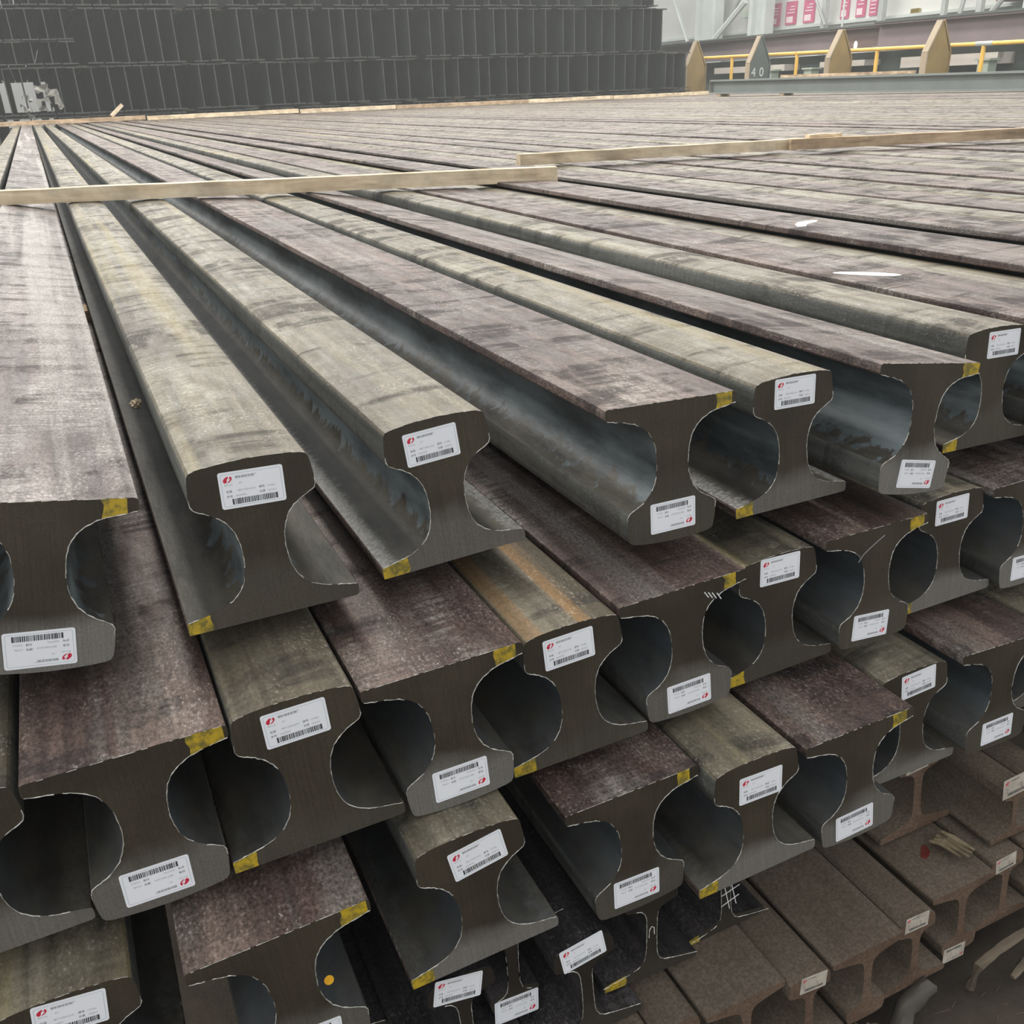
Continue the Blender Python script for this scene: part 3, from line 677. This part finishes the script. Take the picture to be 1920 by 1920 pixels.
for ri, (z0, h, x0, x1, lab, grp) in enumerate(rows):
    me = i_beam_mesh('stack_beam', h, .235, .016, .018, 9.0, SM)
    x = x0 + .12; k = 0; run = rr.randint(2, 4)
    while x < x1 - .1:
        last = x + .6 > x1 - .1 and x + .245 >= x1 - .1
        lb2 = ('leftmost ' if x == x0 + .12 else 'rightmost ' if last else '') + lab
        o = place('stack_beam', me, 'steel beam', lb2, x, 17.3 + rr.uniform(-.05, .05), z0 + rr.uniform(-.006, .006), 0, 'dark stacked I-beams, ' + grp)
        k += 1; x += .245 + rr.uniform(0, .02)
        if k >= run: k = 0; run = rr.randint(2, 4); x += rr.uniform(.10, .2) * (x > 2.2)
for (za, xa, xb, lb) in ((-.145, -.6, 13.0, 'dark timber spacer under the lowest visible beam row'), (.577, -.6, 12.9, 'dark timber spacer between the two visible beam rows'), (1.392, -.6, 12.3, 'dark timber spacer under the topmost beam row')):
    for yb in (17.9, 25.0):
        beam_along((xa, yb, za), (xb, yb, za), .08, .036 if za < 0 else .028, m_wood_dirty, 'timber_spacer', lb + (', near end' if yb < 20 else ', far end'), 'timber', 'spacers in the dark beam stack', int(yb), 4, .02)
def scrap(name, loc, sx, sz, label, seed):
    rnd = random.Random(seed); V = []; Fc = []; nx, nz = 7, 7
    for i in range(nx):
        for j in range(nz): V.append((sx * (i / (nx - 1) - .5) + rnd.uniform(-.03, .03), rnd.uniform(-.05, .03), sz * (j / (nz - 1) - .5) + rnd.uniform(-.03, .03)))
    for i in range(nx - 1):
        for j in range(nz - 1):
            if rnd.random() < .62: Fc.append((i * nz + j, (i + 1) * nz + j, (i + 1) * nz + j + 1, i * nz + j + 1))
    o = obj(name, mesh(name, V, Fc, [m_plastic]), None, (loc[0], loc[1], loc[2] + OZ)); md = o.modifiers.new('s', 'SOLIDIFY'); md.thickness = .006
    return tag(o, label, 'plastic sheet')
scrap('torn_plastic', (.36, 17.27, .13), .34, .36, 'torn pale plastic hanging in the lower left of the dark beam stack', 3)
scrap('torn_plastic', (.02, 17.27, .02), .16, .34, 'smaller torn plastic strip at the far left of the dark beam stack', 4)

# ---------------------------------------------------------------- grey beam on the pile and gantry side
gb = obj('grey_beam', i_beam_mesh('grey_beam', .215, .18, .02, .024, 7.6, [m_grey_beam, m_ledge]), None, (10.7, 6.1, -.2385 + OZ)); gb.rotation_euler = (math.atan(.045 / 7.4), 0, 0)
tag(gb, 'long grey painted I-beam lying on the pile in front of the yellow handrail', 'steel beam')
beam_along((10.62, 11.9, -.2385), (10.82, 11.9, -.2385), .1, .034, m_wood_red, 'timber_block', 'timber block under the grey beam at its middle', 'timber', None, 8, 3, .1)
beam_along((10.62, 13.45, -.2385), (10.82, 13.45, -.2385), .1, .043, m_wood_red, 'timber_block', 'timber block under the far end of the grey beam', 'timber', None, 8, 3, .1)
cap = MB(); cap.box(-.09, .09, -.006, .0, .0, .215)
o = obj('paint_mark', cap.me('paint_mark', m_plastic), gb, (0, 7.61, 0)); 
beam_along((10.70, 12.0, .015), (10.72, 9.5, .0), .10, .04, m_wood_red, 'timber_board', 'brown board lying on top of the grey beam by the mustard posts', 'timber', None, 9, 6)

def post(y, zt_, m_face, label, num=None, halfw=.26, thick=.09):
    root = bpy.data.objects.new('stop_post', None); C.objects.link(root); root.location = (13.2, y, 0)
    tag(root, label, 'post', 'pointed steel posts along the crane track')
    zb, zs, zp = 0.0, .30 + OZ, zt_ + OZ
    P = [(-halfw, zb), (halfw, zb), (halfw, zs), (.02, zp), (-.02, zp), (-halfw, zs)]; n = len(P)
    def pr(P, y0, y1):
        n = len(P); V = [(x, y0, z) for x, z in P] + [(x, y1, z) for x, z in P]
        return V, [tuple(range(n)), tuple(range(n, 2 * n))] + [(i, (i + 1) % n, n + (i + 1) % n, n + i) for i in range(n)]
    obj('face_plate', mesh('face_plate', *pr([(x * .93, z if z < 1 else z - .03) for x, z in P], .0, .02), [m_face]), root)
    obj('back_plate', mesh('back_plate', *pr([(x * .93, z if z < 1 else z - .03) for x, z in P], thick - .02, thick), [m_face]), root)
    # edge strips folded round the outline
    for nm, a, b, mm in (('side_strip', 0, 5, m_post_dusty), ('roof_strip', 5, 4, m_post_dusty), ('roof_strip', 2, 3, m_face), ('side_strip', 1, 2, m_face)):
        (x0, z0), (x1, z1) = P[a], P[b]; d = Vector((x1 - x0, z1 - z0)).normalized(); nn = Vector((-d.y, d.x)) * .012
        Q = [(x0 - nn.x, z0 - nn.y), (x1 - nn.x, z1 - nn.y), (x1 + nn.x, z1 + nn.y), (x0 + nn.x, z0 + nn.y)]
        obj(nm, mesh(nm, *pr(Q, -.012, thick + .012), [mm]), root)
    if num:
        for i, chx in enumerate(num):
            mb = text_mesh([(chx, 0, 0, 230, 1.0)]); mb.V = [(v[0], -.004, v[2]) for v in mb.V]
            obj('number', mb.me('number', m_column), root, (-.20 + i * .2, 0, .06 + OZ))
    return root
post(17.55, .79, m_post, 'mustard post at the right end of the dark beam stack')
post(15.5, .775, m_post_grey, 'dark green-grey post with a white number at its foot', '40')
post(13.35, .745, m_post, 'narrow mustard post between the numbered dark post and the largest one')
post(11.25, .745, m_post, 'largest mustard post, nearest to the right frame edge')
# handrail
hr = bpy.data.objects.new('handrail', None); C.objects.link(hr); hr.location = (13.6, 9, 0)
tag(hr, 'yellow tubular handrail running behind the pointed posts', 'handrail')
def hz(y): return .372 + (y - 9.8) * .0125 + OZ
def seg(y0, y1):
    mb = MB(); mb.tube([(0, y0 - 9, hz(y0)), (0, y1 - 9, hz(y1))], .032, 10); obj('rail_tube', mb.me('rail_tube', m_pipe, True), hr)
seg(7.6, 10.75); seg(10.78, 14.9); seg(14.93, 18.2)
for y in (8.4, 10.76, 12.9, 14.9, 16.85, 18.0):
    mb = MB(); mb.tube([(0, y - 9, 0), (0, y - 9, hz(y) - .03)], .034, 10); obj('upright', mb.me('upright', m_pipe, True), hr)
mb = MB(); mb.tube([(0, 10.60 - 9, hz(10.6)), (0, 10.9 - 9, hz(10.9))], .038, 10); obj('coupling', mb.me('coupling', m_brace, True), hr)
# large primer-coated girders lying beyond the handrail
def girder(x, y0, y1, z0, z1, m, label, sl=0.0):
    me = i_beam_mesh('primer_beam', z1 - z0, .30, .03, .035, y1 - y0, [m, m]); o = place('primer_beam', me, 'steel beam', label, x, y0, z0); o.rotation_euler = (sl, 0, 0)
    obj('flange_lip', MB().box(-.175, .175, 0, y1 - y0, z1 - z0 - .002, z1 - z0 + .03).me('flange_lip', m_post_grey), o)
    return o
girder(14.25, 7.5, 13.52, .395, .800, m_purple, 'nearest mauve primer I-beam beyond the handrail at the right frame edge', .0085)
girder(14.35, 13.56, 14.75, .42, .82, m_purple_brown, 'short brown primer I-beam end with a white oval mark, between two mauve ones')
girder(14.45, 14.8, 22.5, .42, .835, m_purple, 'farther mauve primer I-beam reaching behind the dark beam stack')
ov = MB(); ov.V = [(-.16, .45 + .05 * math.cos(a), .10 + .075 * math.sin(a)) for a in [k * .45 for k in range(14)]]; ov.F = [tuple(range(14))]
mo = obj('oval_mark', mesh('oval_mark', *flat_prism([(0, 0), (1, 0), (0, 1)], 0, .1), [m_chalk])) ; bpy.data.objects.remove(mo)
short = [o for o in C.objects if o.name.startswith('primer_beam')][1]
obj('oval_mark', ov.me('oval_mark', m_chalk), short)
# support structure: green girder wall, ledges and pedestals
o = MB(); o.box(14.62, 14.74, 6.0, 24.0, 0, .40 + OZ)
o = obj('track_girder', o.me('track_girder', m_dkgreen)); tag(o, 'long dark green track girder under the primer I-beams', 'girder')
LG = [(15.9, 18.2, .15, .27, 'pale concrete ledge between the far mustard post and the numbered post'), (13.75, 14.9, .17, .27, 'pale concrete ledge left of the narrow mustard post'), (10.95, 12.9, .10, .27, 'pale concrete ledge behind the largest mustard post')]
for y0, y1, z0, z1, lab in LG:
    mb = MB(); mb.box(14.2, 14.6205, y0, y1, z0 + OZ, z1 + OZ); ob = obj('ledge', mb.me('ledge', m_ledge)); tag(ob, lab, 'ledge', 'pale ledges on the track girder')
for y, lab in ((9.35, 'pale green pedestal at the right frame edge under the handrail'), (11.0, 'pale green pedestal between the largest post and the thick handrail upright'), (14.95, 'pale green pedestal behind the numbered post'), (16.1, 'pale green pedestal left of the numbered post')):
    mb = MB(); mb.box(13.95, 14.15, y - .10, y + .10, 0, .15 + OZ).box(13.92, 14.18, y - .14, y + .14, .15 + OZ, .18 + OZ)
    ob = obj('pedestal', mb.me('pedestal', m_pale_green)); tag(ob, lab, 'pedestal', 'pale green pedestals along the crane track')

# ---------------------------------------------------------------- hall shell
def floor_mat():
    m, nt, b = mat('dirt_floor')
    v = coords(nt, (1, 1, 1), False)
    c = ramp(nt, noise(nt, v, 9, 8, .7), [(.3, (.045, .036, .028)), (.55, (.075, .06, .047)), (.75, (.10, .082, .064))])
    nt.links.new(c, b.inputs['Base Color']); b.inputs['Roughness'].default_value = .95; b.inputs['Specular IOR Level'].default_value = .2
    bump(nt, b, noise(nt, v, 60, 8, .7), .8, .006); return m
fm = MB(); nx, ny = 60, 60
rf = random.Random(2)
mb = MB(); mb.box(-30, 34, -12, 60, -.2, -.0)
fl = obj('floor', mb.me('floor', floor_mat())); fl['kind'] = 'structure'
# a low bank of dirt heaped at the foot of the pile
V = []; Fc = []; nx, ny = 60, 26
for i in range(nx):
    for j in range(ny):
        x = .15 + 1.3 * i / (nx - 1); y = .0 + .52 * j / (ny - 1)
        e = min(i, nx - 1 - i, j, ny - 1 - j); h = min(1, e / 5)
        V.append((x, y, (.012 + .010 * math.sin(9 * x + 3 * y) * math.sin(13 * y + 2) + rf.uniform(0, .005)) * h - .002))
for i in range(nx - 1):
    for j in range(ny - 1): Fc.append((i * ny + j, (i + 1) * ny + j, (i + 1) * ny + j + 1, i * ny + j + 1))
tag(obj('loose_dirt', mesh('loose_dirt', V, Fc, [bpy.data.materials['dirt_floor']], None, True, 60)), 'loose brown dirt heaped on the floor at the foot of the pile', 'dirt', kind='stuff')
m_wall = simple('pale_wall_paint', (.60, .60, .57), .8, 0, .08, .6)
mb = MB(); mb.box(24.0, 24.3, -12, 60, 0, 9); ob = obj('wall_right', mb.me('wall_right', m_wall)); ob['kind'] = 'structure'
mb = MB(); mb.box(-30, 24.3, 60, 60.3, 0, 9); ob = obj('wall_back', mb.me('wall_back', m_wall)); ob['kind'] = 'structure'
# light purlin line / ledge on the wall
mb = MB(); mb.box(23.86, 24.0, -5, 50, 1.52 + OZ, 1.60 + OZ); ob = obj('trim_1', mb.me('trim_1', m_column)); ob['kind'] = 'structure'
# posters
PO = [(27.27, 27.80), (26.47, 26.98), (25.62, 26.12), (24.10, 24.45), (23.42, 23.80), (22.95, 23.25)]
PL = ['leftmost magenta poster on the pale far wall', 'second magenta poster from the left on the far wall', 'third magenta poster from the left, beside the dark pipe', 'magenta poster half behind the wall pipe', 'magenta poster right of the wall pipe with a pale block of text', 'rightmost magenta poster with lines of pale text']
for k, (y0, y1) in enumerate(PO):
    root = obj('poster', MB().box(23.95, 23.99, y0, y1, 1.66 + OZ, 2.35 + OZ).me('poster', m_pink)); tag(root, PL[k], 'poster', 'magenta notice posters on the far wall')
    mb = MB()
    if k == 5:
        for q in range(5): mb.box(23.94, 23.95, y0 + .05, y1 - .05, 1.74 + q * .1 + OZ, 1.77 + q * .1 + OZ)
    else:
        mb.box(23.94, 23.95, y0 + .28 * (y1 - y0), y1 - .12 * (y1 - y0), 1.72 + OZ, 1.90 + OZ)
        for q in range(3): mb.box(23.94, 23.95, y0 + .08, y1 - .08 * (q + 1), 2.0 + q * .09 + OZ, 2.03 + q * .09 + OZ)
    obj('poster_text', mb.me('poster_text', m_poster_text), root)
mb = MB(); mb.box(23.94, 23.95, 22.8, 28.1, 1.60 + OZ, 1.64 + OZ)
# columns (paired angle legs with lacing) and pipes
def column(y, wd, label, x=23.2):
    root = bpy.data.objects.new('steel_column', None); C.objects.link(root); root.location = (x, y, 0); tag(root, label, 'column', 'pale steel columns along the far wall')
    obj('column_leg', MB().box(-.2, .2, -wd / 2, -wd / 2 + .18, 0, 8.5).me('column_leg', m_column), root)
    obj('column_leg', MB().box(-.2, .2, wd / 2 - .18, wd / 2, 0, 8.5).me('column_leg', m_column), root)
    obj('web_plate', MB().box(-.02, .02, -wd / 2 + .18, wd / 2 - .18, 0, 8.5).me('web_plate', m_column), root)
column(30.2, 1.15, 'broad pale column left of the diagonal braces')
column(27.35, .85, 'pale column immediately left of the posters')
column(17.0, .55, 'pale column at the upper right corner of the photo')
def brace(p0, p1, r, m, label, grp='diagonal braces and pipes by the far wall', name='brace'):
    mb = MB(); a = Vector(p0); mb.tube([(0, 0, 0), Vector(p1) - a], r, 6); ob = obj(name, mb.me(name, m), None, (a.x, a.y, a.z + OZ)); return tag(ob, label, 'brace' if name == 'brace' else 'pipe', grp)
brace((22.9, 29.5, 1.35), (22.9, 27.85, 2.45), .10, m_column, 'pale diagonal brace rising from left to right between the two broad columns')
brace((23.5, 29.5, 1.9), (23.5, 28.6, 3.0), .06, m_brace, 'thin grey diagonal brace left of the pale one')
brace((23.3, 32.6, 2.9), (23.3, 31.6, 1.4), .07, m_column, 'pale diagonal brace beside the dark beam stack')
brace((23.6, 24.75, -.95), (23.6, 24.75, 7), .13, m_brace, 'thick grey pipe right of the third poster', name='wall_pipe')
brace((22.9, 23.25, -.95), (22.9, 23.25, 7), .035, m_column, 'thin white pipe in front of a magenta poster', name='wall_pipe')
brace((23.4, 25.1, 2.4), (23.4, 24.5, 1.5), .05, m_brace, 'short dark brace beside the thick grey pipe')
brace((23.5, 22.3, -.95), (23.5, 22.3, 7), .14, m_brace, 'grey pipe right of the rightmost poster', name='wall_pipe')
brace((23.3, 19.9, -.95), (23.3, 19.9, 7), .10, m_brace, 'grey pipe over the largest mustard post', name='wall_pipe')
brace((23.3, 19.4, 1.2), (23.3, 19.1, 3.0), .06, m_brace, 'thin slanting pipe right of the grey pipe above the largest post', name='wall_pipe')
brace((23.3, 18.75, 1.0), (23.3, 18.75, 6), .12, m_brace, 'dark grey upright left of the slanting brace at the upper right', name='wall_pipe')
brace((23.2, 18.5, 1.2), (23.2, 17.6, 2.1), .07, m_brace, 'slanting brace near the upper right corner')
ob = obj('wall_cabinet', MB().box(23.5, 23.9, 17.3, 18.4, 1.2 + OZ, 1.50 + OZ).me('wall_cabinet', m_dkgreen)); tag(ob, 'dark equipment box by the wall at the upper right', 'cabinet')
ob = obj('wall_cabinet', MB().box(23.3, 23.9, 16.0, 18.3, 1.62 + OZ, 1.9 + OZ).me('wall_cabinet_red', m_redpaint)); tag(ob, 'rust red casing above the dark equipment box at the upper right', 'cabinet')
ob = obj('wall_sign', MB().box(23.9, 23.97, 21.3, 21.6, 1.55 + OZ, 1.72 + OZ).me('wall_sign', m_yellow)); tag(ob, 'small yellow-green sign on the pale wall right of the posters', 'sign')
ob = obj('wall_cabinet', MB().box(23.6, 23.95, 28.3, 28.9, 2.0 + OZ, 2.25 + OZ).me('wall_cabinet_green', m_pale_green)); tag(ob, 'small pale green box behind the diagonal braces', 'cabinet')

for ob in C.objects:
    if ob.parent is None and 'category' in ob and 'kind' not in ob: ob['kind'] = 'thing'
# ---------------------------------------------------------------- dusty air of the hall
hm = bpy.data.materials.new('hall_haze'); hm.use_nodes = True; nt = hm.node_tree; nt.nodes.clear()
out = nt.nodes.new('ShaderNodeOutputMaterial'); vs = nt.nodes.new('ShaderNodeVolumeScatter'); vs.inputs['Density'].default_value = .0045; vs.inputs['Color'].default_value = (.93, .97, .96, 1); vs.inputs['Anisotropy'].default_value = .2
nt.links.new(vs.outputs[0], out.inputs['Volume'])
hz_ = obj('haze', MB().box(-6, 23.9, -3, 40, .001, 8.9).me('haze', hm)); tag(hz_, 'thin dusty haze filling the hall', 'haze', kind='stuff')
